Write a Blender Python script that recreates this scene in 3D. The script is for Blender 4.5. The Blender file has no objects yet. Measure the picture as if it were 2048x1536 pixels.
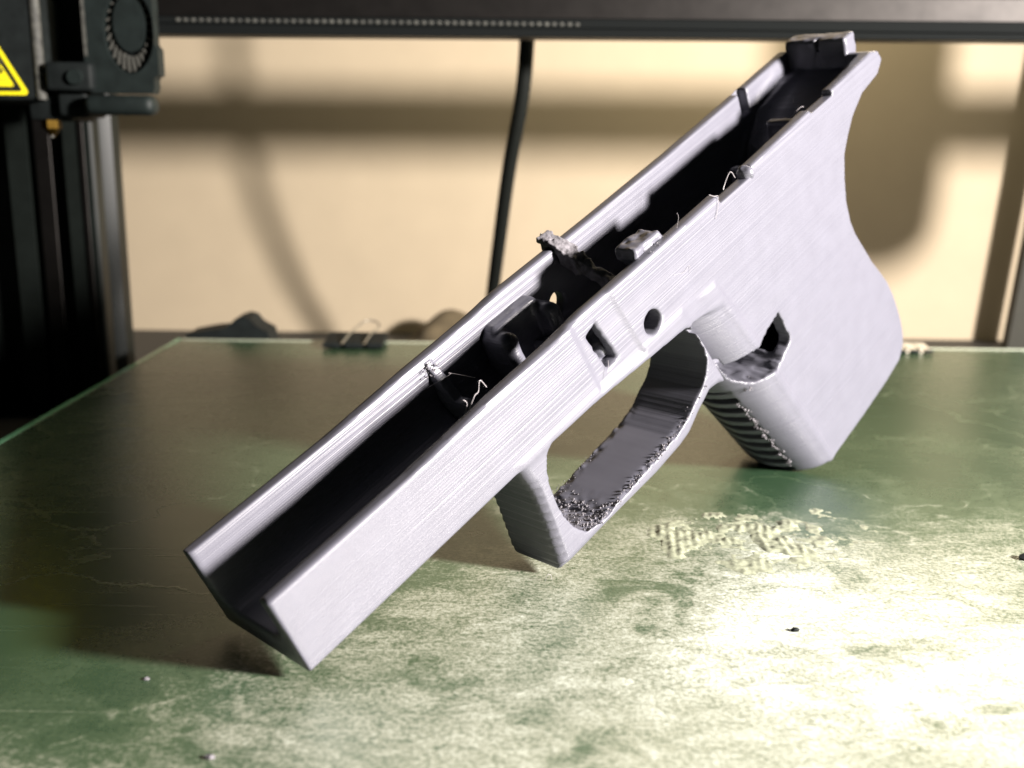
import bpy, bmesh, math, random
import numpy as np
from mathutils import Vector, Matrix

scene = bpy.context.scene
COL = scene.collection
random.seed(7)
rng = np.random.default_rng(7)

# ------------------------------------------------------------------ camera, world, lamps, exposure
TH, ROLL = math.radians(12.95), math.radians(0.7)
fw = Vector((0, math.cos(TH), -math.sin(TH)))
rt0 = Vector((1, 0, 0)); up0 = rt0.cross(fw)
rt = rt0 * math.cos(ROLL) + up0 * math.sin(ROLL)
up = up0 * math.cos(ROLL) - rt0 * math.sin(ROLL)
cam = bpy.data.cameras.new('camera')
cam.lens = 36.4; cam.sensor_width = 36.0
cam.clip_start = 0.02; cam.clip_end = 200
cam.dof.use_dof = True; cam.dof.focus_distance = 2.5; cam.dof.aperture_fstop = 1.45
co = bpy.data.objects.new('camera', cam); COL.objects.link(co)
M3 = Matrix((rt, up, -fw)).transposed()
co.matrix_world = Matrix.Translation((0, 0, 1)) @ M3.to_4x4()
scene.camera = co

world = bpy.data.worlds.new('World'); scene.world = world
world.use_nodes = True
bg = world.node_tree.nodes['Background']
bg.inputs['Color'].default_value = (0.5, 0.78, 0.85, 1)
bg.inputs['Strength'].default_value = 0.008

def area_lamp(name, loc, target, size, power, color):
    l = bpy.data.lights.new(name, 'AREA'); l.shape = 'DISK'; l.size = size; l.energy = power; l.color = color
    o = bpy.data.objects.new(name, l); COL.objects.link(o)
    o.location = loc
    o.rotation_euler = (Vector(target) - Vector(loc)).to_track_quat('-Z', 'Y').to_euler()
    return o
area_lamp('desk_lamp', (6.0, -0.5, 2.71), (0.6, 3.0, 0.3), 0.8, 3350, (1.0, 0.93, 0.88))
area_lamp('wall_fill', (2.4, 6.4, 3.9), (-0.5, 8.0, 0.6), 1.2, 120, (1.0, 0.87, 0.60))  # unseen fill light added to soften the shadows on the wall

scene.view_settings.view_transform = 'Standard'
scene.view_settings.look = 'None'
scene.view_settings.exposure = 0.0
scene.view_settings.gamma = 1.0

# ------------------------------------------------------------------ helpers
def nodes_of(name):
    m = bpy.data.materials.new(name); m.use_nodes = True
    nt = m.node_tree
    return m, nt, nt.nodes['Principled BSDF']

def N(nt, kind, **kw):
    n = nt.nodes.new(kind)
    for k, v in kw.items():
        if k in n.inputs.keys() if hasattr(n.inputs, 'keys') else False:
            n.inputs[k].default_value = v
        else:
            setattr(n, k, v)
    return n

def ramp(nt, stops, interp='LINEAR'):
    r = nt.nodes.new('ShaderNodeValToRGB'); r.color_ramp.interpolation = interp
    e = r.color_ramp.elements
    while len(e) < len(stops): e.new(0.5)
    for el, (p, c) in zip(e, stops):
        el.position = p; el.color = c if len(c) == 4 else (*c, 1)
    return r

def simple(name, color, rough=0.5, metal=0.0, grain=0.0, scale=30, bump=0.0, spec=0.5):
    m, nt, b = nodes_of(name)
    b.inputs['Roughness'].default_value = rough
    b.inputs['Metallic'].default_value = metal
    b.inputs['Specular IOR Level'].default_value = spec
    tc = N(nt, 'ShaderNodeTexCoord')
    nz = N(nt, 'ShaderNodeTexNoise', Scale=scale, Detail=5.0)
    nt.links.new(tc.outputs['Object'], nz.inputs['Vector'])
    lo = tuple(c * (1 - grain) for c in color); hi = tuple(min(1, c * (1 + grain)) for c in color)
    r = ramp(nt, [(0.3, lo), (0.7, hi)])
    nt.links.new(nz.outputs['Fac'], r.inputs['Fac'])
    nt.links.new(r.outputs['Color'], b.inputs['Base Color'])
    if bump:
        bp = N(nt, 'ShaderNodeBump', Strength=bump, Distance=0.01)
        nt.links.new(nz.outputs['Fac'], bp.inputs['Height'])
        nt.links.new(bp.outputs['Normal'], b.inputs['Normal'])
    return m

def tag(o, label=None, cat=None, group=None, kind=None):
    if label: o['label'] = label
    if cat: o['category'] = cat
    if group: o['group'] = group
    if kind: o['kind'] = kind
    return o

def empty(name, loc=(0, 0, 0)):
    o = bpy.data.objects.new(name, None); COL.objects.link(o); o.location = loc
    o.empty_display_size = 0.1
    return o

def link(name, me, mat=None, parent=None, smooth=None):
    o = bpy.data.objects.new(name, me); COL.objects.link(o)
    if mat is not None: me.materials.append(mat)
    if parent is not None:
        o.parent = parent
        if parent.type != 'EMPTY' or parent.parent is not None or True:
            pass
    return o

def from_bm(name, bm, mat, parent=None, smooth_angle=40):
    bmesh.ops.recalc_face_normals(bm, faces=bm.faces[:])
    me = bpy.data.meshes.new(name); bm.to_mesh(me); bm.free()
    if smooth_angle:
        me.polygons.foreach_set('use_smooth', [True] * len(me.polygons))
        me.set_sharp_from_angle(angle=math.radians(smooth_angle))
    return link(name, me, mat, parent)

def bm_box(bm, lo, hi, bevel=0.0, seg=2, mat4=None):
    r = bmesh.ops.create_cube(bm, size=1)
    vs = r['verts']
    lo = Vector(lo); hi = Vector(hi)
    for v in vs:
        v.co = Vector([lo[i] + (v.co[i] + 0.5) * (hi[i] - lo[i]) for i in range(3)])
    if bevel:
        es = list({e for v in vs for e in v.link_edges})
        rr = bmesh.ops.bevel(bm, geom=es, offset=bevel, segments=seg, affect='EDGES', profile=0.5)
        vs = list({v for f in rr['faces'] for v in f.verts} | {v for v in vs if v.is_valid})
    if mat4 is not None:
        for v in vs: v.co = mat4 @ v.co
    return vs

def bm_tube(bm, pts, rad, n=10, cap=True):
    pts = [Vector(p) for p in pts]
    rads = rad if isinstance(rad, (list, tuple)) else [rad] * len(pts)
    rings = []
    t0 = (pts[1] - pts[0]).normalized()
    side = t0.cross(Vector((0, 0, 1)))
    if side.length < 1e-3: side = t0.cross(Vector((1, 0, 0)))
    side.normalize()
    for i, p in enumerate(pts):
        a = pts[max(i - 1, 0)]; b = pts[min(i + 1, len(pts) - 1)]
        t = (b - a).normalized()
        side = (side - t * side.dot(t)).normalized()
        o2 = t.cross(side)
        rings.append([bm.verts.new(p + (side * math.cos(2 * math.pi * k / n) + o2 * math.sin(2 * math.pi * k / n)) * rads[i]) for k in range(n)])
    for a, b in zip(rings, rings[1:]):
        for k in range(n):
            bm.faces.new((a[k], a[(k + 1) % n], b[(k + 1) % n], b[k]))
    if cap:
        bm.faces.new(rings[0][::-1]); bm.faces.new(rings[-1])

def bm_prism(bm, poly, a0, a1, fn):
    """extrude 2D outline poly between a0 and a1; fn(x, y, a) gives the 3D point"""
    A = [bm.verts.new(fn(x, y, a0)) for x, y in poly]
    B = [bm.verts.new(fn(x, y, a1)) for x, y in poly]
    n = len(poly)
    bm.faces.new(A[::-1]); bm.faces.new(B)
    for i in range(n):
        bm.faces.new((A[i], A[(i + 1) % n], B[(i + 1) % n], B[i]))

def spline(pts, n=8):
    P = [Vector(p) for p in pts]
    P = [P[0] * 2 - P[1]] + P + [P[-1] * 2 - P[-2]]
    out = []
    for i in range(1, len(P) - 2):
        for k in range(n):
            t = k / n
            out.append(0.5 * ((2 * P[i]) + (P[i + 1] - P[i - 1]) * t + (2 * P[i - 1] - 5 * P[i] + 4 * P[i + 1] - P[i + 2]) * t * t
                              + (-P[i - 1] + 3 * P[i] - 3 * P[i + 1] + P[i + 2]) * t ** 3))
    out.append(P[-2])
    return out

# ---- distance fields and surface nets (the printed part is grown as one skin with soft edges)
def poly2(U, V, pts):
    pts = np.asarray(pts, np.float32)
    d = np.full(np.broadcast(U, V).shape, 1e9, np.float32)
    s = np.ones_like(d)
    n = len(pts); j = n - 1
    for i in range(n):
        ax, ay = pts[i]; bx, by = pts[j]
        ex, ey = bx - ax, by - ay
        wx, wy = U - ax, V - ay
        t = np.clip((wx * ex + wy * ey) / (ex * ex + ey * ey + 1e-12), 0, 1)
        dx, dy = wx - ex * t, wy - ey * t
        d = np.minimum(d, dx * dx + dy * dy)
        c1 = V >= ay; c2 = V < by; c3 = ex * wy > ey * wx
        flip = (c1 & c2 & c3) | (~c1 & ~c2 & ~c3)
        s = np.where(flip, -s, s)
        j = i
    return (s * np.sqrt(d)).astype(np.float32)

def smin(a, b, k):
    h = np.clip(0.5 + 0.5 * (b - a) / k, 0, 1)
    return b + (a - b) * h - k * h * (1 - h)
def smax(a, b, k): return -smin(-a, -b, k)
def rint(a, b, r):
    """intersection with a rounded outer edge of radius r"""
    return np.minimum(np.maximum(a + r, b + r), 0) + np.sqrt(np.maximum(a + r, 0) ** 2 + np.maximum(b + r, 0) ** 2) - r

LAT = rng.random((64, 64, 64)).astype(np.float32)
def noise3(U, V, W, f):
    x, y, z = np.broadcast_arrays(U * f + 17.3, V * f + 31.7, W * f + 9.1)
    def sp(a):
        i = np.floor(a).astype(np.int32); t = (a - i).astype(np.float32)
        return i & 63, (i + 1) & 63, t * t * (3 - 2 * t)
    x0, x1, tx = sp(x); y0, y1, ty = sp(y); z0, z1, tz = sp(z)
    def lx(yy, zz): return LAT[x0, yy, zz] * (1 - tx) + LAT[x1, yy, zz] * tx
    a = lx(y0, z0) * (1 - ty) + lx(y1, z0) * ty
    b = lx(y0, z1) * (1 - ty) + lx(y1, z1) * ty
    return (a * (1 - tz) + b * tz) * 2 - 1

def nets(fn, lo, hi, h):
    """surface nets of fn(U,V,W)=0 -> verts (n,3) as (u,w,v), quads"""
    u = np.arange(lo[0], hi[0] + h, h, dtype=np.float32)
    v = np.arange(lo[1], hi[1] + h, h, dtype=np.float32)
    w = np.arange(lo[2], hi[2] + h, h, dtype=np.float32)
    D = fn(u[:, None, None], v[None, :, None], w[None, None, :]).astype(np.float32)
    D = np.ascontiguousarray(np.broadcast_to(D, (len(u), len(v), len(w))))
    S = D < 0
    nx, ny, nz = D.shape
    c = [S[i:nx - 1 + i, j:ny - 1 + j, k:nz - 1 + k] for i in (0, 1) for j in (0, 1) for k in (0, 1)]
    cnt = sum(x.astype(np.int8) for x in c)
    act = (cnt > 0) & (cnt < 8)
    idx = np.full(act.shape, -1, np.int64)
    I, J, K = np.nonzero(act)
    idx[I, J, K] = np.arange(len(I))
    pos = np.zeros((len(I), 3)); num = np.zeros(len(I))
    corners = [(i, j, k) for i in (0, 1) for j in (0, 1) for k in (0, 1)]
    for a in range(8):
        for b in range(a + 1, 8):
            ca, cb = corners[a], corners[b]
            if sum(abs(x - y) for x, y in zip(ca, cb)) != 1: continue
            da = D[I + ca[0], J + ca[1], K + ca[2]]; db = D[I + cb[0], J + cb[1], K + cb[2]]
            m = (da < 0) != (db < 0)
            t = np.where(m, da / np.where(m, da - db, 1), 0)
            for ax in range(3):
                pos[:, ax] += np.where(m, ca[ax] + t * (cb[ax] - ca[ax]), 0)
            num += m
    pos /= num[:, None]
    P = np.stack([u[0] + (I + pos[:, 0]) * h, v[0] + (J + pos[:, 1]) * h, w[0] + (K + pos[:, 2]) * h], 1)
    quads = []
    for ax in range(3):
        sl0 = [slice(1, -1)] * 3; sl1 = [slice(1, -1)] * 3
        sl0[ax] = slice(0, -1); sl1[ax] = slice(1, None)
        A = S[tuple(sl0)]; B = S[tuple(sl1)]
        o1, o2 = [(1, 2), (2, 0), (0, 1)][ax]
        e = np.argwhere(A != B)
        if not len(e): continue
        inside = A[tuple(e.T)]
        base = e.copy(); base[:, o1] += 1; base[:, o2] += 1
        def at(d1, d2):
            q = base.copy(); q[:, o1] += d1; q[:, o2] += d2
            return idx[q[:, 0], q[:, 1], q[:, 2]]
        q = np.stack([at(-1, -1), at(0, -1), at(0, 0), at(-1, 0)], 1)
        q[~inside] = q[~inside][:, ::-1]
        quads.append(q)
    Q = np.concatenate(quads)
    P = P[:, [0, 2, 1]]                       # local axes: x = along the barrel, y = across, z = up from the barrel
    return P, Q[:, ::-1]

def mesh_np(name, P, Q, mat, parent, smooth=True):
    used = np.unique(Q); remap = np.full(len(P), -1); remap[used] = np.arange(len(used))
    P = P[used]; Q = remap[Q]
    me = bpy.data.meshes.new(name)
    me.vertices.add(len(P)); me.vertices.foreach_set('co', P.astype(np.float32).ravel())
    me.loops.add(Q.size); me.loops.foreach_set('vertex_index', Q.astype(np.int32).ravel())
    me.polygons.add(len(Q)); me.polygons.foreach_set('loop_start', np.arange(0, Q.size, 4, dtype=np.int32))
    me.update(calc_edges=True)
    me.polygons.foreach_set('use_smooth', np.full(len(Q), smooth))
    me.update()
    return link(name, me, mat, parent)

# ------------------------------------------------------------------ materials
def make_plastic():
    m, nt, b = nodes_of('grey_lavender_plastic')
    b.inputs['Roughness'].default_value = 0.36
    b.inputs['Specular IOR Level'].default_value = 0.55
    tc = N(nt, 'ShaderNodeTexCoord')
    # one value per printed layer: layers are planes of constant local z
    mp = N(nt, 'ShaderNodeMapping'); mp.inputs['Scale'].default_value = (0.25, 0.25, 300)
    nt.links.new(tc.outputs['Object'], mp.inputs['Vector'])
    n1 = N(nt, 'ShaderNodeTexNoise', Scale=1.0, Detail=2.0)
    nt.links.new(mp.outputs['Vector'], n1.inputs['Vector'])
    mp2 = N(nt, 'ShaderNodeMapping'); mp2.inputs['Scale'].default_value = (0.5, 0.5, 85)
    nt.links.new(tc.outputs['Object'], mp2.inputs['Vector'])
    n2 = N(nt, 'ShaderNodeTexNoise', Scale=1.0, Detail=3.0)
    nt.links.new(mp2.outputs['Vector'], n2.inputs['Vector'])
    r2 = ramp(nt, [(0.30, (0, 0, 0)), (0.42, (1, 1, 1))])
    nt.links.new(n2.outputs['Fac'], r2.inputs['Fac'])
    n3 = N(nt, 'ShaderNodeTexNoise', Scale=14.0, Detail=6.0)
    nt.links.new(tc.outputs['Object'], n3.inputs['Vector'])
    add = N(nt, 'ShaderNodeMath', operation='MULTIPLY_ADD'); add.inputs[1].default_value = 0.22
    nt.links.new(r2.outputs['Color'], add.inputs[0]); nt.links.new(n1.outputs['Fac'], add.inputs[2])
    add2 = N(nt, 'ShaderNodeMath', operation='MULTIPLY_ADD'); add2.inputs[1].default_value = 0.10
    nt.links.new(n3.outputs['Fac'], add2.inputs[0]); nt.links.new(add.outputs[0], add2.inputs[2])
    bp = N(nt, 'ShaderNodeBump', Strength=0.4, Distance=0.0045)
    nt.links.new(add2.outputs[0], bp.inputs['Height'])
    nt.links.new(bp.outputs['Normal'], b.inputs['Normal'])
    c = ramp(nt, [(0.30, (0.100, 0.100, 0.123)), (0.70, (0.110, 0.110, 0.135))])
    nt.links.new(n3.outputs['Fac'], c.inputs['Fac'])
    nt.links.new(c.outputs['Color'], b.inputs['Base Color'])
    rr = ramp(nt, [(0.3, (0.34, 0.34, 0.34)), (0.7, (0.42, 0.42, 0.42))])
    nt.links.new(n2.outputs['Fac'], rr.inputs['Fac'])
    nt.links.new(rr.outputs['Color'], b.inputs['Roughness'])
    return m
PLA = make_plastic()
CRUST = simple('rough_support_plastic', (0.14, 0.132, 0.145), 0.85, grain=0.4, scale=60, bump=0.6)
STRAND = simple('pale_plastic_strand', (0.3, 0.28, 0.29), 0.4, grain=0.1)

def make_glass():
    m, nt, b = nodes_of('smeared_green_glass')
    tc = N(nt, 'ShaderNodeTexCoord')
    L = nt.links.new
    # broad film of dried glue
    n1 = N(nt, 'ShaderNodeTexNoise', Scale=1.1, Detail=7.0, Roughness=0.62, Distortion=0.6)
    L(tc.outputs['Object'], n1.inputs['Vector'])
    film = ramp(nt, [(0.36, (0, 0, 0)), (0.62, (1, 1, 1))])
    L(n1.outputs['Fac'], film.inputs['Fac'])
    # brushed streaks of the film
    mp = N(nt, 'ShaderNodeMapping'); mp.inputs['Scale'].default_value = (4.0, 8.0, 1); mp.inputs['Rotation'].default_value = (0, 0, 0.25)
    L(tc.outputs['Object'], mp.inputs['Vector'])
    n2 = N(nt, 'ShaderNodeTexNoise', Scale=2.2, Detail=9.0, Roughness=0.72, Distortion=0.9)
    L(mp.outputs['Vector'], n2.inputs['Vector'])
    streak = ramp(nt, [(0.38, (0, 0, 0)), (0.68, (1, 1, 1))])
    L(n2.outputs['Fac'], streak.inputs['Fac'])
    # fine crystals
    n3 = N(nt, 'ShaderNodeTexNoise', Scale=95.0, Detail=5.0, Roughness=0.75)
    L(tc.outputs['Object'], n3.inputs['Vector'])
    fine = ramp(nt, [(0.42, (0, 0, 0)), (0.66, (1, 1, 1))])
    L(n3.outputs['Fac'], fine.inputs['Fac'])
    # cracked rims where the film has flaked
    vo = N(nt, 'ShaderNodeTexVoronoi', feature='DISTANCE_TO_EDGE'); vo.inputs['Scale'].default_value = 1.7
    n4 = N(nt, 'ShaderNodeTexNoise', Scale=4.0, Detail=6.0)
    L(tc.outputs['Object'], n4.inputs['Vector'])
    mv = N(nt, 'ShaderNodeVectorMath', operation='MULTIPLY_ADD'); mv.inputs[1].default_value = (0.5, 0.5, 0)
    L(n4.outputs['Color'], mv.inputs[0]); L(tc.outputs['Object'], mv.inputs[2])
    L(mv.outputs[0], vo.inputs['Vector'])
    rim = ramp(nt, [(0.0, (1, 1, 1)), (0.018, (0, 0, 0))])
    L(vo.outputs['Distance'], rim.inputs['Fac'])
    def math_(op, a, bb, clamp=False):
        q = N(nt, 'ShaderNodeMath', operation=op); q.use_clamp = clamp
        for i, s in enumerate((a, bb)):
            if isinstance(s, (int, float)): q.inputs[i].default_value = s
            else: L(s, q.inputs[i])
        return q.outputs[0]
    f1 = math_('MULTIPLY', film.outputs['Color'], math_('ADD', math_('MULTIPLY', streak.outputs['Color'], 0.6), 0.30))
    f2 = math_('MULTIPLY', f1, math_('ADD', math_('MULTIPLY', fine.outputs['Color'], 0.95), 0.35))
    sx = N(nt, 'ShaderNodeSeparateXYZ'); L(tc.outputs['Object'], sx.inputs[0])
    # glue film plus painted glare: one pale pool at the front, darker outward
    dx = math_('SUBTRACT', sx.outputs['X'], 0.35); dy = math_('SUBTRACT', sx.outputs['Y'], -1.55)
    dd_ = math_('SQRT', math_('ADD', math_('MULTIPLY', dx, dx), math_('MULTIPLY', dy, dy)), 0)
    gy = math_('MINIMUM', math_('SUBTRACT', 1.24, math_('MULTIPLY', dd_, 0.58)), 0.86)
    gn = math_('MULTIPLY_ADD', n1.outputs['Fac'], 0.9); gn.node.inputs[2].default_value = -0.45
    glare_pool = math_('ADD', gy, gn, True)
    gain = math_('ADD', math_('MULTIPLY', glare_pool, 0.9), 0.25)
    sp2 = math_('MULTIPLY', glare_pool, math_('ADD', math_('MULTIPLY', fine.outputs['Color'], 0.35), math_('MULTIPLY', streak.outputs['Color'], 0.25)))
    f2 = math_('MULTIPLY', math_('ADD', math_('MULTIPLY', f2, 0.8), math_('ADD', math_('MULTIPLY', sp2, 1.35), math_('MULTIPLY', glare_pool, 0.24))), gain, True)
    # scraper scratches and flaked patches
    mps = N(nt, 'ShaderNodeMapping'); mps.inputs['Scale'].default_value = (1.4, 85, 1); mps.inputs['Rotation'].default_value = (0, 0, -0.75)
    L(tc.outputs['Object'], mps.inputs['Vector'])
    n6 = N(nt, 'ShaderNodeTexNoise', Scale=1.0, Detail=2.0, Distortion=0.3); L(mps.outputs['Vector'], n6.inputs['Vector'])
    scr = ramp(nt, [(0.66, (0, 0, 0)), (0.72, (1, 1, 1))]); L(n6.outputs['Fac'], scr.inputs['Fac'])
    n7 = N(nt, 'ShaderNodeTexNoise', Scale=3.2, Detail=5.0, Roughness=0.55, Distortion=0.8); L(tc.outputs['Object'], n7.inputs['Vector'])
    flake = ramp(nt, [(0.36, (0.45, 0.45, 0.45)), (0.43, (1, 1, 1))]); L(n7.outputs['Fac'], flake.inputs['Fac'])
    f2 = math_('MULTIPLY', f2, flake.outputs['Color'])
    f2 = math_('ADD', f2, math_('MULTIPLY', scr.outputs['Color'], math_('MULTIPLY', n1.outputs['Fac'], 0.24)), True)
    f3 = math_('ADD', f2, math_('MULTIPLY', rim.outputs['Color'], math_('MULTIPLY', streak.outputs['Color'], 0.24)), True)
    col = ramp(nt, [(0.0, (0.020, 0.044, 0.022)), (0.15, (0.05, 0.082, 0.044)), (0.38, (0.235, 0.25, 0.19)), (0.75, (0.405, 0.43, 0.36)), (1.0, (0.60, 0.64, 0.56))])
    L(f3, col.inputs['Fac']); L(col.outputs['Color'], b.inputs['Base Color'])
    ro = ramp(nt, [(0.0, (0.27, 0.27, 0.27)), (0.4, (0.30, 0.30, 0.30)), (1.0, (0.5, 0.5, 0.5))])
    L(f3, ro.inputs['Fac']); L(ro.outputs['Color'], b.inputs['Roughness'])
    b.inputs['Specular IOR Level'].default_value = 1.0
    b.inputs['Specular Tint'].default_value = (0.93, 1.0, 0.86, 1)
    bp = N(nt, 'ShaderNodeBump', Strength=0.2, Distance=0.012)
    L(f3, bp.inputs['Height']); L(bp.outputs['Normal'], b.inputs['Normal'])
    return m
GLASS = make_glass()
GLASS_EDGE = simple('green_glass_edge', (0.16, 0.42, 0.26), 0.12, grain=0.15, scale=8)
WALL = simple('cream_wall_paint', (0.38, 0.313, 0.219), 0.85, grain=0.03, scale=3, bump=0.03)
TABLE = simple('dark_tabletop', (0.016, 0.016, 0.015), 0.6, grain=0.2)
ANOD = simple('black_anodised_metal', (0.017, 0.0155, 0.0145), 0.46, metal=0.85, grain=0.15, scale=12)
POSTM = simple('black_post_metal', (0.007, 0.009, 0.008), 0.42, grain=0.15, scale=12, spec=0.22)
BLACK = simple('matt_black_plastic', (0.008, 0.010, 0.010), 0.6, grain=0.25, scale=20, spec=0.12)
DARK = simple('dark_grey_painted_metal', (0.008, 0.0115, 0.011), 0.55, grain=0.25, scale=18, bump=0.05, spec=0.2)
DUSTY = simple('dusty_grey_plastic', (0.05, 0.05, 0.043), 0.7, grain=0.6, scale=30, bump=0.1)
STEEL = simple('bare_steel', (0.55, 0.55, 0.53), 0.3, metal=1.0, grain=0.1)
BRASS = simple('brass', (0.05, 0.03, 0.006), 0.5, metal=1.0, grain=0.2)
YELLOW = simple('yellow_label_print', (0.83, 0.72, 0.01), 0.5, grain=0.03)
INK = simple('black_label_ink', (0.01, 0.01, 0.01), 0.5)
CABLE = simple('black_cable_rubber', (0.007, 0.008, 0.007), 0.65, grain=0.1, spec=0.1)
BROWN = simple('brown_matte', (0.085, 0.065, 0.036), 0.95, grain=0.2, scale=9)
OLIVE = simple('dark_olive_post', (0.016, 0.015, 0.008), 0.7, grain=0.15)
GLUE = simple('dried_glue', (0.24, 0.255, 0.18), 0.55, grain=0.5, scale=40, bump=0.2)

# ------------------------------------------------------------------ the setting
bm = bmesh.new(); bm_box(bm, (-14, -4, -0.6), (14, 8.0, -0.44))
tag(from_bm('tabletop', bm, TABLE, None, 0), kind='structure')
bm = bmesh.new(); bm_box(bm, (-14, 8.0, -0.6), (14, 8.3, 7))
tag(from_bm('wall', bm, WALL, None, 0), kind='structure')

BED = -0.028
# print bed: glass plate on a heated plate
bed = empty('print_bed', (0.5, 2.9, BED))
tag(bed, 'green glass print bed smeared with dried glue, under the printed grey part', 'print bed')
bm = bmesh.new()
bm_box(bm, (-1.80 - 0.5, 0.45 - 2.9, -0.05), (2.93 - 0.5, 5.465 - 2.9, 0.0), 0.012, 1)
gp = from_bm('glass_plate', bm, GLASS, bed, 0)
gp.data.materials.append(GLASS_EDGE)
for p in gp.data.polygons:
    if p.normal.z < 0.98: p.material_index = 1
EDGE_SHINE = simple('glass_edge_shine', (0.42, 0.46, 0.36), 0.2, grain=0.1)  # bright line of light on the rear glass edge, painted as a pale strip
bm = bmesh.new(); bm_box(bm, (-2.293, -2.44, -.001), (-2.272, 2.55, .0022))
from_bm('edge_band', bm, GLASS_EDGE, bed, 0)
bm = bmesh.new(); bm_box(bm, (-2.26, 2.52, -.001), (2.41, 2.55, .0022))
from_bm('edge_band', bm, EDGE_SHINE, bed, 0)
bm = bmesh.new(); bm_box(bm, (-2.28, -2.43, -0.13), (2.41, 2.545, -0.052), 0.01, 1)
from_bm('heater_plate', bm, BLACK, bed, 0)

# ------------------------------------------------------------------ the printed part
root = empty('pistol_frame')
tag(root, 'grey lavender 3D-printed pistol frame leaning across the glass print bed', 'pistol frame')
dvec = Vector((.71335, .70081, 0)).normalized(); A = math.radians(26.5)
eu = dvec * math.cos(A) + Vector((0, 0, math.sin(A)))
ev = -dvec * math.sin(A) + Vector((0, 0, math.cos(A)))
en = ev.cross(eu)
MG = Matrix((eu, en, ev)).transposed().to_4x4()
MG.translation = Vector((-0.382, 1.840, 0.004))
root.matrix_world = MG

BODY = [(-0.008, -0.007), (-0.010, 0.187), (0.374, 0.188), (0.63, 0.199), (0.86, 0.204), (0.975, 0.212), (1.35, 0.212), (1.71, 0.216), (2.02, 0.226), (2.15, 0.231),
        (2.40, 0.241), (2.438, 0.228), (2.455, 0.195), (2.417, .161), (2.312, .145), (2.242, .105), (2.197, .06), (2.165, .02), (2.145, -.05), (2.134, -.12), (2.138, -.19),
        (2.155, -.245), (2.19, -.315), (2.226, -.388), (2.265, -.45), (2.299, -.508), (2.323, -.57), (2.339, -.632), (2.350, -.69), (2.353, -.75), (2.341, -.795),
        (2.301, -.832), (2.194, -.853), (2.027, -.872), (1.793, -.890), (1.617, -.46), (1.543, -.275), (1.448, -.067), (1.282, -.038),
        (1.103, -.025), (0.93, -.011), (0.742, -.006)]
BODY_FAR = [(u, v + .017 if v > .15 and u < 2.41 else v) for u, v in BODY]
GUARD = [(0.600, 0.03), (0.634, -.02), (0.648, -.095), (0.649, -.194), (0.641, -.334), (0.825, -.336), (1.039, -.344), (1.152, -.338), (1.199, -.33),
         (1.225, -.317), (1.26, -.298), (1.29, -.286), (1.322, -.272), (1.36, -.278), (1.405, -.296), (1.388, -.24), (1.366, -.17), (1.345, -.10), (1.315, -.03), (1.30, 0.03)]
OPEN = [(1.103, -.0245), (0.93, -.0105), (0.742, -.0055), (0.719, -.022), (0.702, -.059), (0.694, -.101), (0.694, -.141), (0.700, -.196), (0.716, -.245), (0.735, -.275), (0.761, -.295),
        (0.807, -.303), (0.954, -.297), (1.134, -.288), (1.204, -.274), (1.244, -.253), (1.285, -.236), (1.315, -.210), (1.335, -.175), (1.344, -.13), (1.338, -.085),
        (1.315, -.055), (1.282, -.0375)]
WELL = [(1.36, .5), (1.36, .03), (1.50, -.03), (1.66, -.34), (1.84, -.83), (2.25, -.79), (2.28, -.66), (2.20, -.45), (2.06, -.2), (2.05, -.02), (2.09, .09), (2.17, .165), (2.30, .195), (2.385, .205), (2.39, .5)]
MAG = [(1.682, -.239), (1.716, -.349), (1.706, -.362), (1.617, -.402), (1.529, -.389), (1.477, -.352), (1.440, -.279), (1.502, -.276), (1.562, -.282), (1.614, -.259), (1.665, -.249)]
RECT = [(0.991, .163), (1.029, .043), (0.985, .037), (0.953, .15)]
RECESS = [(1.044, .26), (1.114, 0.0), (0.941, .012), (0.905, .26)]
WD = 0.32

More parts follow.
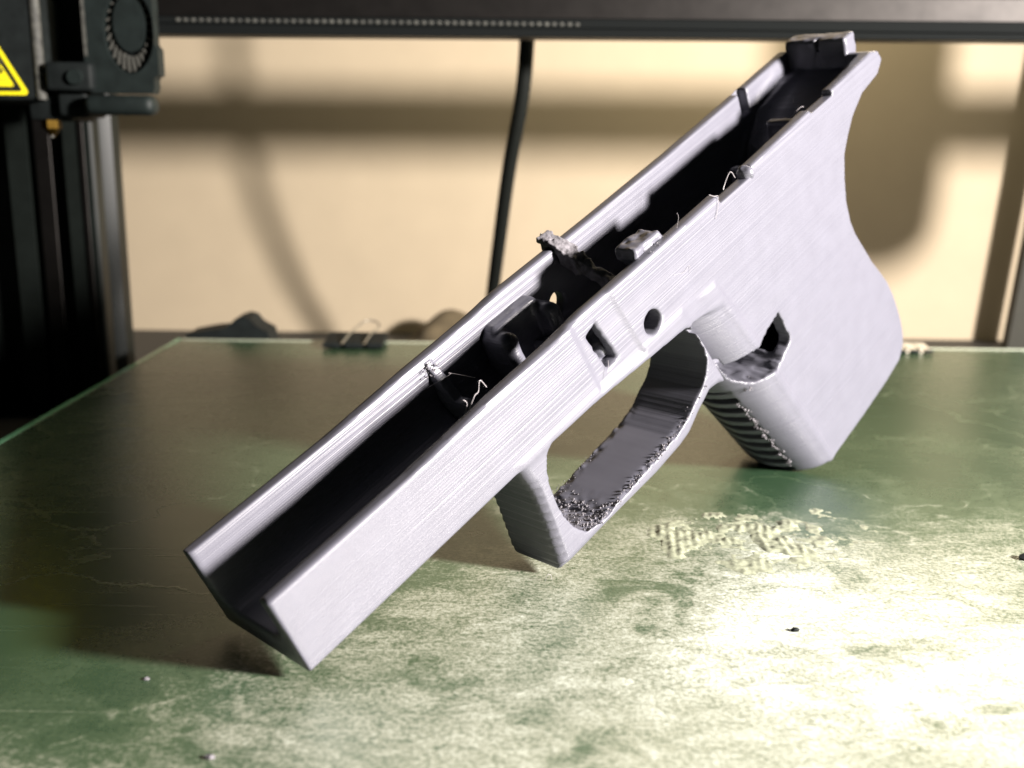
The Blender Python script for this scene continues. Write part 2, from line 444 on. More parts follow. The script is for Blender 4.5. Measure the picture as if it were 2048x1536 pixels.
def body_field(U, V, W):
    slab = np.abs(W - WD / 2) - WD / 2
    bp = np.where(W > .16, poly2(U, V, BODY_FAR), poly2(U, V, BODY))
    d = rint(bp, slab, 0.007)
    # front strap: rounded nose ahead of the flat side
    ur = np.interp(V, [-1.0, -.884, -.46, -.275, -.067, .05], [1.832, 1.788, 1.617, 1.543, 1.448, 1.39]).astype(np.float32)
    q = (U - ur) * 0.92
    pp = np.interp(V, [-.9, -.35, -.05], [.095, .13, .15]).astype(np.float32)
    s = np.abs(W - .16) / .16
    qq = np.maximum(-q, 0) / pp
    nose = ((qq ** 1.8 + s ** 1.8) ** (1 / 1.8) - 1) * 0.11
    nose = np.maximum(nose, q - 0.02)
    nose = smax(nose, -.889 - V, 0.02)
    nose = np.maximum(nose, V - 0.0)
    groove = np.clip((.24 - np.abs(((V + 0.012 * np.sin(W * 9)) / 0.052) % 1.0 - .5)) / .06, 0, 1)
    gm = np.clip((W - 0.075) / 0.01, 0, 1) * np.clip((-q - 0.02) / 0.03, 0, 1) * np.clip((-.40 - V) / .02, 0, 1)
    nose = nose + gm * (0.001 + 0.032 * groove)
    # trigger guard
    gs = np.abs(W - .0975) - .0975
    gt = (V / .026) % 1.0
    g = rint(poly2(U, V, GUARD), gs, 0.03) + .005 * gt * np.clip((.672 - U) / .01, 0, 1) * (V < -.06)
    nn = noise3(U, V, W, 70.0)
    near_floor = np.exp(-((V + .297) / .02) ** 2) * ((U > .74) & (U < 1.32))
    edge = np.exp(-((W - 0.004) / .012) ** 2) + 0.7 * np.exp(-((W - 0.188) / .012) ** 2) + 0.9 * np.exp(-((U - .80) / .045) ** 2)
    op = poly2(U, V, OPEN) + near_floor * np.minimum(edge, 1.2) * (nn * 0.007 - 0.003)
    d = smin(d, nose, 0.014)
    d = smin(d, g, 0.014)
    d = np.maximum(d, -op - 1e6 * ((W > 0.25) & (V < -.9)))
    # long channel
    fl = np.interp(U, [0, .60, .68, .70, 1.36, 2.03, 2.12, 2.2, 2.3, 2.385], [.055, .05, .05, .018, .012, .012, .10, .152, .186, .2]).astype(np.float32)
    cs = np.abs(W - .16) - .124
    ch = rint(cs, fl - V, 0.07)
    ch = np.maximum(ch, U - 2.385)
    d = smax(d, -ch, 0.008)
    d = np.maximum(d, -np.maximum(poly2(U, V, WELL), np.abs(W - .16) - .118))
    # openings in the near side
    d = smax(d, -np.maximum(poly2(U, V, RECT) + 0.003 * nn, W - .1), 0.006)
    d = smax(d, -np.maximum(poly2(U, V, MAG) + 0.0035 * noise3(U, V, W * .35, 95.0), W - .20), 0.003)
    pin = np.sqrt(((U - 1.175) / 1.05) ** 2 + (V - .052) ** 2) - .031 + .0015 * nn
    pin = np.maximum(pin, W - .1)
    pin = np.minimum(pin, np.maximum(np.sqrt(((U - 1.143) / 1.0) ** 2 + (V - .092) ** 2) - .028, .2 - W))
    inner = np.maximum(np.maximum(poly2(U + .016, V - .034, MAG) - .002 + .003 * nn, np.maximum(.05 - W, W - .26)), -q - .095)
    d = np.maximum(d, -inner)
    d = smax(d, -pin, 0.008)
    # shallow recess round the slot
    d = smax(d, -smax(poly2(U, V, RECESS), W - 0.0045, 0.012), 0.012)
    # rail steps
    n1 = np.maximum(np.maximum(np.abs(U - 1.618) - .082, .190 - V), W - .06)
    d = np.maximum(d, -n1)
    n2 = np.maximum(np.maximum(np.abs(U - 2.085) - .062, .215 - V), W - .055)
    d = np.maximum(d, -n2)
    n3 = np.maximum(np.maximum(np.abs(U - 2.12) - .022, .17 - V), np.abs(W - .29) - .026)
    d = np.maximum(d, -n3)
    rail = np.maximum(np.abs(V - .198 - .012 * (U - 1)) - .0015, np.abs(W) - .003)
    d = np.maximum(d, -rail)
    return d

H = 0.0052
P, Q = nets(body_field, (-0.03, -0.925, -0.02), (2.49, 0.27, 0.345), H)
cen = P[Q].mean(1)
cu, cw, cv = cen[:, 0], cen[:, 1], cen[:, 2]
gmask = (cv < -0.034 - 0.012 * (cu - .74)) & (cu > .58) & (poly2(cu, cv, GUARD) < 0.02) & (cu < 1.415) & (cu - 1.30 < .9 * (-.04 - cv) + .03)
ridge_u = np.interp(cv, [-.884, -.46, -.275, -.067], [1.788, 1.617, 1.543, 1.448])
grmask = (~gmask) & (cv < -0.075) & (cu > 1.30)
body = mesh_np('frame_body', P, Q[~gmask & ~grmask], PLA, root)
guard = mesh_np('trigger_guard', P, Q[gmask], PLA, root)
grip = mesh_np('grip', P, Q[grmask], PLA, root)

def part(name, fn, lo, hi, h, mat, parent=None):
    P_, Q_ = nets(fn, lo, hi, h)
    return mesh_np(name, P_, Q_, mat, parent or root)
def boxf(U, V, W, lo, hi, r):
    q = [np.abs(X - (a + b) / 2) - (b - a) / 2 + r for X, a, b in zip((U, V, W), lo, hi)]
    out = np.sqrt(np.maximum(q[0], 0) ** 2 + np.maximum(q[1], 0) ** 2 + np.maximum(q[2], 0) ** 2)
    return out + np.minimum(np.maximum(np.maximum(q[0], q[1]), q[2]), 0) - r

# cross rib that closes the front channel, cut in a V
def rib(U, V, W):
    top = .205 - .10 * np.clip((.285 - W) / .06, 0, 1) - .05 * np.clip((.2 - W) / .1, 0, 1)
    b = boxf(U, V, W, (.685, .01, .03), (.712, .3, .29), .004)
    return np.maximum(b, V - top) + .004 * noise3(U, V, W, 60) * (V > .15)
part('cross_rib', rib, (.66, 0, .01), (.74, .23, .31), .005, PLA)
# raised hook shaped lug on the far wall
def lug(U, V, W):
    shelf = boxf(U, V, W, (.885, -.01, .245), (1.045, .180, .30), .012)
    front = boxf(U, V, W, (.862, -.01, .19), (.915, .168, .30), .026)
    rear = boxf(U, V, W, (1.02, .0, .19), (1.075, .158, .30), .026)
    d = smin(smin(shelf, front, .02), rear, .02)
    well = boxf(U, V, W, (.912, .03, .1), (1.025, .30, .243), .012)
    return np.maximum(d, -well) + .002 * noise3(U, V, W, 50)
part('locking_lug', lug, (.84, -.02, .12), (1.1, .2, .31), .005, PLA)
def bridge(U, V, W):
    return boxf(U, V, W, (.99, .0, .04), (1.075, .075, .29), .01) + .012 * noise3(U, V, W, 40) + 0.03 * np.abs(U - 1.03 - .1 * (W - .16))
part('floor_bridge', bridge, (.96, -.02, .02), (1.1, .12, .31), .005, PLA)
# crusty support wall across the channel
def crust(U, V, W):
    top = np.interp(W, [.04, .16, .29, .34], [.12, .165, .242, .262]).astype(np.float32)
    c = 1.205 + .03 * (W - .16)
    b = np.maximum(np.abs(U - c) - .013 - .008 * (W > .22), V - top)
    b = np.maximum(b, np.maximum(.005 - V, np.maximum(.035 - W, W - .336)))
    b = np.maximum(b, np.where(W > .28, .215 - V, -1))
    b = np.maximum(b, top - .05 - V)
    return b + .005 * noise3(U, V, W, 55) + .004 * noise3(U, V, W, 120)
part('support_wall', crust, (1.14, -.02, .02), (1.28, .28, .345), .004, CRUST)
# wedge tab at the near rail
TAB = [(1.235, .172), (1.205, .208), (1.212, .235), (1.312, .232), (1.33, .205), (1.33, .15), (1.26, .13)]
def tab(U, V, W):
    return rint(poly2(U, V, TAB), np.abs(W - .062) - .034, .008) + .004 * noise3(U, V, W, 60)
part('wedge_tab', tab, (1.17, .1, .01), (1.36, .26, .12), .004, PLA)
def plate(U, V, W):
    return boxf(U, V, W, (2.02, -.05, .04), (2.05, .192, .155), .006) + .003 * noise3(U, V, W, 50)
part('cross_plate', plate, (1.98, -.07, .02), (2.09, .22, .18), .005, PLA)
def plate2(U, V, W):
    return boxf(U, V, W, (1.86, -.05, .04), (1.885, .120, .20), .006) + .003 * noise3(U, V, W, 50)
part('cross_plate', plate2, (1.83, -.07, .02), (1.92, .16, .23), .005, PLA)
def block(U, V, W):
    d = boxf(U, V, W, (2.385, .12, .075), (2.448, .292, .285), .008)
    slot = boxf(U, V, W, (2.33, .1, .165), (2.400, .4, .176), .003)
    return np.maximum(d, -slot) + .002 * noise3(U, V, W, 50)
part('rear_block', block, (2.36, .1, .05), (2.48, .32, .31), .005, PLA)
def nub(U, V, W):
    return np.sqrt((U - 1.692) ** 2 + (V - .197) ** 2 + ((W - .02) * .8) ** 2) - .021 + .003 * noise3(U, V, W, 70)
part('rail_nub', nub, (1.65, .16, -.02), (1.74, .24, .06), .004, PLA)

# crumbs of support left along the edges: too many to count
def crumb_mesh(name, spots, parent, mat):
    bm = bmesh.new()
    for (u, w, v, s) in spots:
        r = bmesh.ops.create_icosphere(bm, subdivisions=1, radius=s * .52)
        sq = Vector((random.uniform(.6, 1.5), random.uniform(.6, 1.4), random.uniform(.5, 1.2)))
        for vt in r['verts']:
            vt.co = Vector((vt.co.x * sq.x, vt.co.y * sq.y, vt.co.z * sq.z)) * random.uniform(.75, 1.25) + Vector((u, w, v))
    o = from_bm(name, bm, mat, parent, 0)
    return tag(o, kind='stuff')
spots = []
for i in range(170):                                   # near inner edge of the guard floor
    t = random.random(); u = .80 + t * .52
    v = np.interp(u, [.80, 1.134, 1.204, 1.30], [-.303, -.288, -.274, -.235])
    spots.append((u, random.gauss(.008, .006), v + random.uniform(-.004, .003), random.uniform(.002, .006)))
for i in range(90):                                    # far inner edge
    u = .78 + random.random() * .42
    spots.append((u, .187 + random.gauss(0, .006), -.298 + random.uniform(0, .004), random.uniform(.0015, .0035)))
for i in range(210):                                   # rough front corner of the guard floor
    u = random.gauss(.805, .03)
    spots.append((u, random.uniform(.005, .185), np.interp(u, [.735, .761, .807, .9], [-.275, -.295, -.303, -.300]), random.uniform(.002, .0065)))
for i in range(60):                                    # slot lip and front strap seam
    t = random.random()
    spots.append((1.50 + .06 * t, .02 + random.uniform(0, .05), -.40 + random.uniform(-.01, .008), random.uniform(.003, .006)))
for i in range(150):
    t = random.random(); v = -.45 - t * .38
    ur = np.interp(v, [-.884, -.46], [1.788, 1.617]); pp = np.interp(v, [-.9, -.35], [.095, .13])
    w = .066 + random.gauss(0, .004) + .006 * math.sin(t * 40); s_ = abs(w - .16) / .16
    spots.append((ur - pp * (1 - s_ ** 2.6) ** (1 / 2.6) / .92 + .002, w, v, random.uniform(.003, .0065)))
for i in range(50):
    spots.append((1.20 + random.uniform(0, .13), .02 + random.gauss(0, .008), .212 + random.gauss(0, .003), random.uniform(.0015, .003)))
for i in range(40):
    spots.append((.69 + random.gauss(0, .012), .27 + random.gauss(0, .012), .19 + random.gauss(0, .012), random.uniform(.002, .005)))
crumb_mesh('support_residue', spots, root, CRUST)

# thin strands of stringing
def strand(pts, r=.0016):
    r *= .33; bm = bmesh.new(); bm_tube(bm, spline(pts, 6), r, 5)
    return from_bm('plastic_strand', bm, STRAND, root, 60)
# points are (along, across, up)
strand([(1.66, .03, .20), (1.645, .03, .225), (1.625, .04, .20), (1.60, .04, .175)], .003)
strand([(1.50, .0, .235), (1.515, -.004, .222), (1.53, -.004, .215), (1.52, -.004, .19), (1.50, -.004, .165)], .002)
strand([(.60, .05, .185), (.62, .04, .21), (.64, .05, .205), (.655, .05, .225), (.665, .05, .20)], .003)
strand([(.585, .06, .17), (.60, .05, .20), (.595, .05, .215)], .003)
strand([(1.00, .10, .06), (1.06, .08, .12), (1.12, .05, .16), (1.17, .04, .165)], .0012)
strand([(.66, .28, .15), (.685, .20, .19), (.70, .22, .18), (.715, .15, .17)], .0018)
strand([(.99, .0, .06), (.975, -.006, .04), (.962, -.006, .02)], .0014)
strand([(1.225, .05, .185), (1.21, .05, .165), (1.205, .05, .14), (1.215, .05, .13)], .0018)
strand([(1.36, .01, .215), (1.37, .005, .24), (1.375, .01, .25)], .0014)
strand([(1.29, -.002, .12), (1.33, -.003, .105), (1.355, -.003, .11), (1.35, -.003, .09)], .001)
strand([(.60, .03, -.335), (.606, .02, -.315), (.615, .02, -.325), (.612, .02, -.338)], .0016)
strand([(2.04, .08, .195), (2.07, .06, .215), (2.085, .05, .20), (2.06, .04, .205)], .0022)
strand([(2.14, .10, .19), (2.13, .12, .20), (2.15, .13, .21)], .0022)

# ------------------------------------------------------------------ printer gantry
gantry = empty('printer_gantry', (-2.3, 5.4, -0.44))
tag(gantry, 'black metal printer gantry with an upright post and crossbeam over the bed', 'printer gantry')
G0 = Vector((-2.3, 5.4, -0.44))
def gpt(x, y, z): return Vector((x, y, z)) - G0
# upright: slotted extrusion, front lips with grooves
UPR = [(-2.78, 5.40), (-2.60, 5.40), (-2.60, 5.44), (-2.63, 5.47), (-2.63, 5.52), (-2.47, 5.52), (-2.47, 5.47), (-2.44, 5.44), (-2.44, 5.40), (-2.335, 5.40), (-2.335, 5.44), (-2.31, 5.47), (-2.31, 5.52),
       (-2.17, 5.52), (-2.17, 5.47), (-2.15, 5.44), (-2.15, 5.40), (-2.012, 5.40), (-2.0, 5.412), (-2.0, 5.50), (-2.04, 5.53), (-2.08, 5.55), (-2.08, 5.62), (-2.04, 5.64), (-2.0, 5.67), (-2.0, 5.78), (-2.78, 5.78)]
UPR = [(x - .15, y) for x, y in UPR]
bm = bmesh.new(); bm_prism(bm, UPR, -0.44, 3.4, lambda x, y, a: gpt(x, y, a))
from_bm('upright_post', bm, POSTM, gantry, 20)
bm = bmesh.new(); bm_box(bm, gpt(-2.44, 5.385, -.44), gpt(-2.36, 5.399, 3.3), .003, 1)
from_bm('slot_strip', bm, ANOD, gantry, 20)
bm = bmesh.new(); bm_box(bm, gpt(-2.215, 5.387, -.44), gpt(-2.19, 5.399, 3.3), .003, 1)
from_bm('slot_strip', bm, ANOD, gantry, 20)
# crossbeam profile (y, z)
BM = [(5.20, 1.510), (5.20, 1.535), (5.225, 1.545), (5.25, 1.548), (5.25, 1.582), (5.225, 1.585), (5.20, 1.592), (5.20, 1.692), (5.225, 1.70), (5.25, 1.703), (5.25, 1.735), (5.225, 1.738), (5.20, 1.745), (5.20, 1.81),
      (5.40, 1.81), (5.40, 1.51)]
bm = bmesh.new(); bm_prism(bm, BM, -3.2, 4.53, lambda y, z, a: gpt(a, y, z + .0045 * (a + .5)))
from_bm('crossbeam', bm, ANOD, gantry, 20)
bm = bmesh.new()
bm_prism(bm, [(5.192, 1.506), (5.188, 1.512), (5.188, 1.532), (5.196, 1.536), (5.196, 1.552), (5.190, 1.556), (5.190, 1.586), (5.1985, 1.589), (5.1985, 1.506)], -3.2, 4.12, lambda y, z, a: gpt(a, y, z + .0045 * (a + .5)))
from_bm('slot_cover', bm, simple('dull_black_strip', (0.006, 0.007, 0.007), 0.8, spec=0.06), gantry, 20)
bm = bmesh.new(); bm_box(bm, gpt(-1.75, 5.180, 1.552), gpt(3.9, 5.188, 1.578))
belt = from_bm('drive_belt', bm, bpy.data.materials['dull_black_strip'], gantry, 0)
bm = bmesh.new()
x = -1.62
while x < 0.3:
    bm_box(bm, gpt(x, 5.173, 1.557), gpt(x + .022, 5.181, 1.574), .004, 1); x += .0365
bt = from_bm('belt_teeth', bm, DUSTY, belt, 0); tag(bt, kind='stuff')
# unseen shape beyond the right of the bed, cut to cast the wall shadow
CASTER = [(2.82, 2.9), (2.82, 1.30)] + [(3.12 + .30 * math.cos(math.pi + t), 1.24 + .30 * math.sin(math.pi + t)) for t in np.linspace(.1, math.pi / 2, 7)] \
    + [(3.46 + .20 * math.cos(t), 1.14 + .20 * math.sin(t)) for t in np.linspace(-math.pi / 2, 0, 7)] + [(3.68, 1.42), (3.68, 2.9)]
CASTER = [(x + .40, z) for x, z in CASTER]
bm = bmesh.new(); bm_prism(bm, CASTER, 5.21, 5.42, lambda x, z, a: gpt(x, a, z))
from_bm('beam_end_caster', bm, BLACK, gantry, 40)
bm = bmesh.new(); bm_box(bm, gpt(3.35, 5.10, 1.06), gpt(3.7, 5.208, 1.42), .03, 2)  # unseen block added on the front of the shadow caster
from_bm('caster_box', bm, BLACK, gantry, 40)

# ------------------------------------------------------------------ print head
H0 = Vector((-1.8, 4.8, 1.1))
head = empty('extruder_carriage', H0)
tag(head, 'black print head with round blower and yellow hot-surface label on the crossbeam', 'extruder')
def hp(x, y, z): return Vector((x, y, z)) - H0
def hbox(name, lo, hi, mat, bev=.01, seg=2, parent=None):
    bm = bmesh.new(); bm_box(bm, hp(*lo), hp(*hi), bev, seg)
    return from_bm(name, bm, mat, parent or head, 40)
shroud = hbox('hotend_shroud', (-2.75, 4.60, 1.165), (-2.03, 5.1, 2.3), BLACK, .02, 3)
bm = bmesh.new(); bm_tube(bm, [hp(-2.038, 4.612, 1.17), hp(-2.038, 4.612, 2.3)], .022, 12)
from_bm('shroud_edge', bm, STEEL if False else DUSTY, head, 60)
hbox('carriage_plate', (-2.03, 4.86, 1.25), (-1.80, 5.19, 2.3), BLACK, .01)
# blower housing with an oval mouth
cx, cz = -1.642, 1.455
outer = [(-1.838, 2.3), (-1.838, 1.35), (-1.832, 1.20), (-1.545, 1.20), (-1.545, 1.27), (-1.522, 1.275), (-1.522, 1.385), (-1.538, 1.40), (-1.532, 2.3)]
bm = bmesh.new()
ell = [(cx + .108 * math.sin(t), cz - .172 * math.cos(t)) for t in np.linspace(0, 2 * math.pi, 41)[:-1]]
# front face as a ring strip between outline and mouth
def outline_pt(t):
    dx, dz = math.sin(t), -math.cos(t)
    best = 1e9
    for (x0, z0), (x1, z1) in zip(outer, outer[1:] + outer[:1]):
        ex, ez = x1 - x0, z1 - z0
        den = dx * ez - dz * ex
        if abs(den) < 1e-9: continue
        s = ((x0 - cx) * ez - (z0 - cz) * ex) / den
        k = ((x0 - cx) * dz - (z0 - cz) * dx) / den
        if s > 0 and -1e-6 <= k <= 1 + 1e-6: best = min(best, s)
    return cx + dx * best, cz + dz * best
TT = list(np.linspace(0, 2 * math.pi, 97)[:-1])
inn = [bm.verts.new(hp(cx + .108 * math.sin(t), 4.60, cz - .172 * math.cos(t))) for t in TT]
out = [bm.verts.new(hp(outline_pt(t)[0], 4.60, outline_pt(t)[1])) for t in TT]
inb = [bm.verts.new(hp(cx + .108 * math.sin(t), 4.66, cz - .172 * math.cos(t))) for t in TT]
oub = [bm.verts.new(hp(outline_pt(t)[0], 4.675, outline_pt(t)[1])) for t in TT]
for k in range(96):
    l = (k + 1) % 96
    bm.faces.new((inn[k], inn[l], out[l], out[k])); bm.faces.new((inn[k], inb[k], inb[l], inn[l])); bm.faces.new((out[k], out[l], oub[l], oub[k]))
bm.faces.new(inb); bm.faces.new(oub)
bh = from_bm('blower_housing', bm, DARK, head, 30)
bh.data.materials.append(BLACK)
for p_ in bh.data.polygons:
    if abs(p_.normal.y) > .9 and p_.center.y + H0.y > 4.65 or False: p_.material_index = 1
# impeller: hub and fins
bm = bmesh.new()
hubr = [(cx + .068 * math.sin(t), cz + .03 - .115 * math.cos(t)) for t in np.linspace(0, 2 * math.pi, 33)[:-1]]
bm_prism(bm, hubr, 4.612, 4.655, lambda x, z, a: hp(x, a, z))
imp = from_bm('impeller_hub', bm, DARK, head, 30)
finme = None
for k in range(26):
    t = 2 * math.pi * k / 26
    p0 = Vector((cx + .074 * math.sin(t), 0, cz + .02 - .122 * math.cos(t)))
    p1 = Vector((cx + .103 * math.sin(t + .10), 0, cz - .166 * math.cos(t + .10)))
    dd = (p1 - p0); ln = dd.length; dd.normalize()
    if finme is None:
        bm = bmesh.new(); bm_box(bm, (-.5, -.5, -.5), (.5, .5, .5)); finme = bpy.data.meshes.new('fin'); bm.to_mesh(finme); bm.free(); finme.materials.append(DUSTY)
    o = bpy.data.objects.new('fin', finme); COL.objects.link(o); o.parent = imp
    mid = (p0 + p1) / 2
    o.location = hp(mid.x, 4.635, mid.z)
    o.rotation_euler = (0, -math.atan2(dd.z, dd.x), 0)
    o.scale = (ln, .02, .009)
hbox('air_duct', (-1.84, 4.54, 1.108), (-1.54, 4.66, 1.192), DARK, .035, 4)
bm = bmesh.new(); bm_box(bm, hp(-1.835, 4.595, 1.35), hp(-1.822, 4.60, 2.3)); from_bm('edge_strip', bm, DUSTY, head, 0)
clamp = hbox('fan_bracket', (-2.0, 4.56, 1.205), (-1.795, 4.84, 1.325), BLACK, .02, 3)
bm = bmesh.new(); bmesh.ops.create_cone(bm, cap_ends=True, segments=20, radius1=.034, radius2=.030, depth=.02, matrix=Matrix.Translation(hp(-1.865, 4.552, 1.262)) @ Matrix.Rotation(math.pi / 2, 4, 'X'))
sc = from_bm('screw', bm, DARK, clamp, 30)
hbox('heater_block', (-2.12, 4.66, 1.085), (-1.93, 4.95, 1.20), BLACK, .015)
hbox('bracket_foot', (-1.98, 4.62, 1.10), (-1.845, 4.84, 1.215), BLACK, .02, 3)
bm = bmesh.new()
bmesh.ops.create_cone(bm, cap_ends=True, segments=6, radius1=.042, radius2=.042, depth=.035, matrix=Matrix.Translation(hp(-2.035, 4.68, 1.068)))
bmesh.ops.create_cone(bm, cap_ends=True, segments=16, radius1=.012, radius2=.034, depth=.035, matrix=Matrix.Translation(hp(-2.035, 4.68, 1.034)))
noz = from_bm('nozzle', bm, BRASS, head, 30)
bm = bmesh.new(); bmesh.ops.create_icosphere(bm, subdivisions=2, radius=.009, matrix=Matrix.Translation(hp(-2.035, 4.675, 1.018)))
from_bm('nozzle_tip', bm, STEEL, noz, 60)
# hot surface label: yellow triangle, black border, wavy heat marks
bm = bmesh.new()
def tri(cx_, cz_, r, y, rr=.0, thick=.003):
    pts = []
    for k in range(3):
        a = math.pi / 2 + 2 * math.pi * k / 3
        c = Vector((cx_ + (r - 2 * rr) * math.cos(a), 0, cz_ + (r - 2 * rr) * math.sin(a)))
        for j in range(5):
            b_ = a - math.pi / 3 + (2 * math.pi / 3) * j / 4
            pts.append((c.x + rr * math.cos(b_), c.z + rr * math.sin(b_)))
    return pts
TX, TZ = -2.255, 1.288
bm_prism(bm, tri(TX, TZ, .200, 0, .012), 4.594, 4.5985, lambda x, z, a: hp(x, a, z))
lab = from_bm('warning_label', bm, YELLOW, head, 0)
bm = bmesh.new(); bm_prism(bm, tri(TX, TZ, .172, 0, .008), 4.591, 4.5935, lambda x, z, a: hp(x, a, z))
from_bm('label_border', bm, INK, lab, 0)
bm = bmesh.new(); bm_prism(bm, tri(TX, TZ, .132, 0, .006), 4.588, 4.5905, lambda x, z, a: hp(x, a, z))
from_bm('label_field', bm, YELLOW, lab, 0)
for k in (-1, 0, 1):
    bm = bmesh.new()
    bm_tube(bm, [hp(TX + .060 * k + .010 * math.sin(q * 1.5), 4.587, TZ - .012 + q * .009) for q in range(9)], .0055, 6)
    from_bm('heat_mark', bm, INK, lab, 0)
bm = bmesh.new()
for k in range(3):
    bm_box(bm, hp(TX - .085, 4.5865, TZ - .040 + k * .006 - .006), hp(TX + .085, 4.5878, TZ - .0375 + k * .006 - .006))
from_bm('label_line', bm, simple('olive_print', (.42, .36, .02), .5), lab, 0)

# ------------------------------------------------------------------ cable and things behind
cpts = [(0.066, 5.72, 2.4), (0.064, 5.74, 1.85), (0.059, 5.78, 1.59), (0.037, 5.84, 1.27), (-0.029, 6.02, 0.892), (-0.083, 6.24, 0.475), (-0.13, 6.48, 0.08), (-0.155, 6.6, -0.22), (-0.17, 6.7, -0.42)]
bm = bmesh.new(); bm_tube(bm, spline(cpts, 8), .041, 14)
tag(from_bm('power_cable', bm, CABLE, None, 60), 'black cable hanging behind the crossbeam down to the table', 'cable')

bm = bmesh.new(); bm_prism(bm, [(3.70, 7.62), (3.87, 7.62), (3.87, 7.72), (3.70, 7.72)], -.44, 2.4, lambda x, y, a: Vector((x + .07 * (a + .44), y, a)))
tag(from_bm('wooden_post', bm, OLIVE, None, 40), 'dark olive post standing against the cream wall behind the bed', 'post')

# added brown lump behind the bed
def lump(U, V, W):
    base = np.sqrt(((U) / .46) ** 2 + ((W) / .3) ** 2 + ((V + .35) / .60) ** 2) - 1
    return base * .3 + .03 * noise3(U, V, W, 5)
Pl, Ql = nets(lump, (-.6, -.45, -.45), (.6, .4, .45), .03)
lm = mesh_np('brown_mound', Pl, Ql, BROWN, None); lm.location = (-.42, 7.55, -.36); lm.scale = (.85, .8, .62)
tag(lm, 'brown mound lying on the table behind the bed', 'cloth')

# binder clip on the rear edge of the glass
CLIPW = simple('dull_wire', (.22, .2, .16), .4, metal=.6)
def clip(name, loc, rz, label, s=1.0, wire=True, mat=BLACK):
    r = empty(name, loc); r.rotation_euler = (0, 0, rz); r.scale = (s, s, s)
    tag(r, label, 'binder clip', None)
    bm = bmesh.new()
    prof = [(-.20, .028), (-.14, .034), (.06, .060), (.075, .04), (.075, -.12), (.06, -.135), (-.1, -.085), (-.1, -.075), (.05, -.115), (.055, .03), (-.14, .010), (-.20, .006)]
    bm_prism(bm, prof, -.185, .185, lambda y, z, a: Vector((a, y, z)))
    from_bm('clip_body', bm, mat, r, 30)
    for x in (-.14, 0.0, .14):
        bm = bmesh.new(); bm_tube(bm, [(x - .045, -.205, .022), (x + .045, -.205, .022)], .019, 12)
        from_bm('hinge_roll', bm, BLACK, r, 60)
    bm = bmesh.new()
    if wire:
        bm_tube(bm, spline([(-.07, -.20, .03), (-.03, -.10, .08), (.0, -.02, .105), (.05, .05, .135), (.11, .06, .13), (.14, .03, .105), (.10, -.06, .075), (.07, -.20, .03)], 6), .006, 8)
    else:
        bm_tube(bm, spline([(-.07, -.20, .03), (-.05, .05, .05), (0, .12, .05), (.05, .05, .05), (.07, -.20, .03)], 6), .009, 8)
    from_bm('wire_handle', bm, CLIPW, r, 60)
    return r
clip('binder_clip', (-.82, 5.385, 0.003 + BED), 0.0, 'black binder clip with raised wire handle on the rear edge of the glass bed', .82)
CLIPM = simple('pale_clip_metal', (.5, .45, .36), .4, grain=.1)
c2 = clip('binder_clip', (2.09, 5.385, 0.003 + BED), 0.0, 'binder clip on the rear glass edge, half hidden behind the grip of the grey frame', .5, False, CLIPM)

# flat black cable clamp with a hump
CL = [(-.24, 0), (-.25, .028), (-.235, .04), (-.12, .062), (-.03, .072), (.0, .095), (.03, .125), (.07, .138), (.11, .128), (.14, .09), (.17, .072), (.205, .055), (.215, .0)]
bm = bmesh.new(); bm_prism(bm, CL, 5.56, 5.76, lambda x, z, a: Vector((x - 1.54, a, z - .06)))
bm_box(bm, (-1.79, 5.54, -.44), (-1.32, 5.78, -.058), .01, 1)
tag(from_bm('rear_bracket', bm, BLACK, None, 30), 'black humped bracket standing just behind the rear left of the bed', 'bracket')

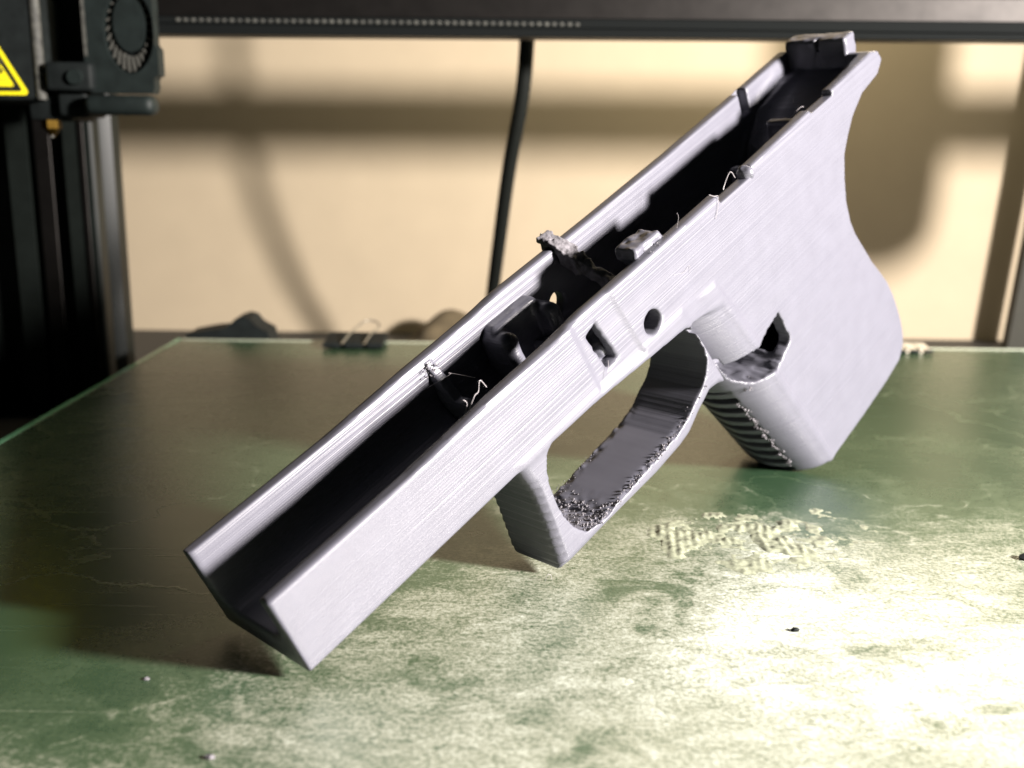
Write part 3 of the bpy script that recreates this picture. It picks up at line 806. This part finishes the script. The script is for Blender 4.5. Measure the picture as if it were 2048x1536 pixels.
# ------------------------------------------------------------------ residue and crumbs on the glass
gx = np.linspace(.22, 1.22, 230, dtype=np.float32); gy = np.linspace(2.28, 3.08, 190, dtype=np.float32)
X, Y = np.meshgrid(gx, gy, indexing='ij')
def n2d(f, z=0.0): return noise3(X, Y, np.float32(z), f)
edge_x = (X - .72 - .1 * (Y - 2.6)) / .36; edge_y = (Y - 2.66) / .27
mask = 1 - np.sqrt(edge_x ** 2 + edge_y ** 2) + .45 * n2d(6.0) + .25 * n2d(15.0, 3.3)
ph = ((X * .99 - Y * .12) + .010 * n2d(8.0, 5.0)) / .023
ridge = np.abs((ph % 1.0) - .5) * 2
lump_ = np.clip(n2d(20.0, 1.0) * 1.1 + n2d(45.0, 7.0) * .5 + .12, 0, 1)
hgt = np.clip(mask * 2.2, 0, 1) * (.0012 + (.003 + .007 * lump_ * (1 - .7 * ridge)) * np.clip(lump_ * 2.5, 0, 1) + .004 * np.clip(n2d(60.0, 2.0), 0, 1))
keep = (mask > .03) & (hgt > .0018)
idx = -np.ones(X.shape, int); idx[keep] = np.arange(keep.sum())
Pg = np.stack([X[keep], Y[keep], hgt[keep] * .7 - .0016 + BED], 1)
qa = np.stack([idx[:-1, :-1], idx[1:, :-1], idx[1:, 1:], idx[:-1, 1:]], -1).reshape(-1, 4)
qa = qa[(qa >= 0).all(1)]
tag(mesh_np('dried_glue', Pg, qa, GLUE, None), 'whitish ridged patch of dried glue on the glass between guard and grip', 'glue residue', None, 'stuff')
# single crumbs lying on the glass
def crumb(x, y, s, mat, label):
    bm = bmesh.new()
    r = bmesh.ops.create_icosphere(bm, subdivisions=2, radius=s)
    for v in r['verts']:
        v.co = Vector((v.co.x * 1.3, v.co.y, v.co.z * .6)) * random.uniform(.7, 1.2)
    o = from_bm('crumb', bm, mat, None, 30); o.location = (x * 1.028, y * 1.028, s * .4 + BED)
    tag(o, label, 'crumb', 'crumbs lying on the glass bed')
scene.render.film_transparent = False


crumb(-.495, 1.539, .007, CRUST, 'pale plastic crumb nearest the camera, at the bottom edge of the picture')
crumb(-.69, 1.796, .005, CRUST, 'pale plastic crumb on the dark glass to the left of the open muzzle end')
crumb(.609, 2.033, .008, BLACK, 'small black speck on the bright glass in front of the trigger guard')
crumb(1.30, 2.449, .016, BLACK, 'black flake at the right edge of the picture, right of the grip')
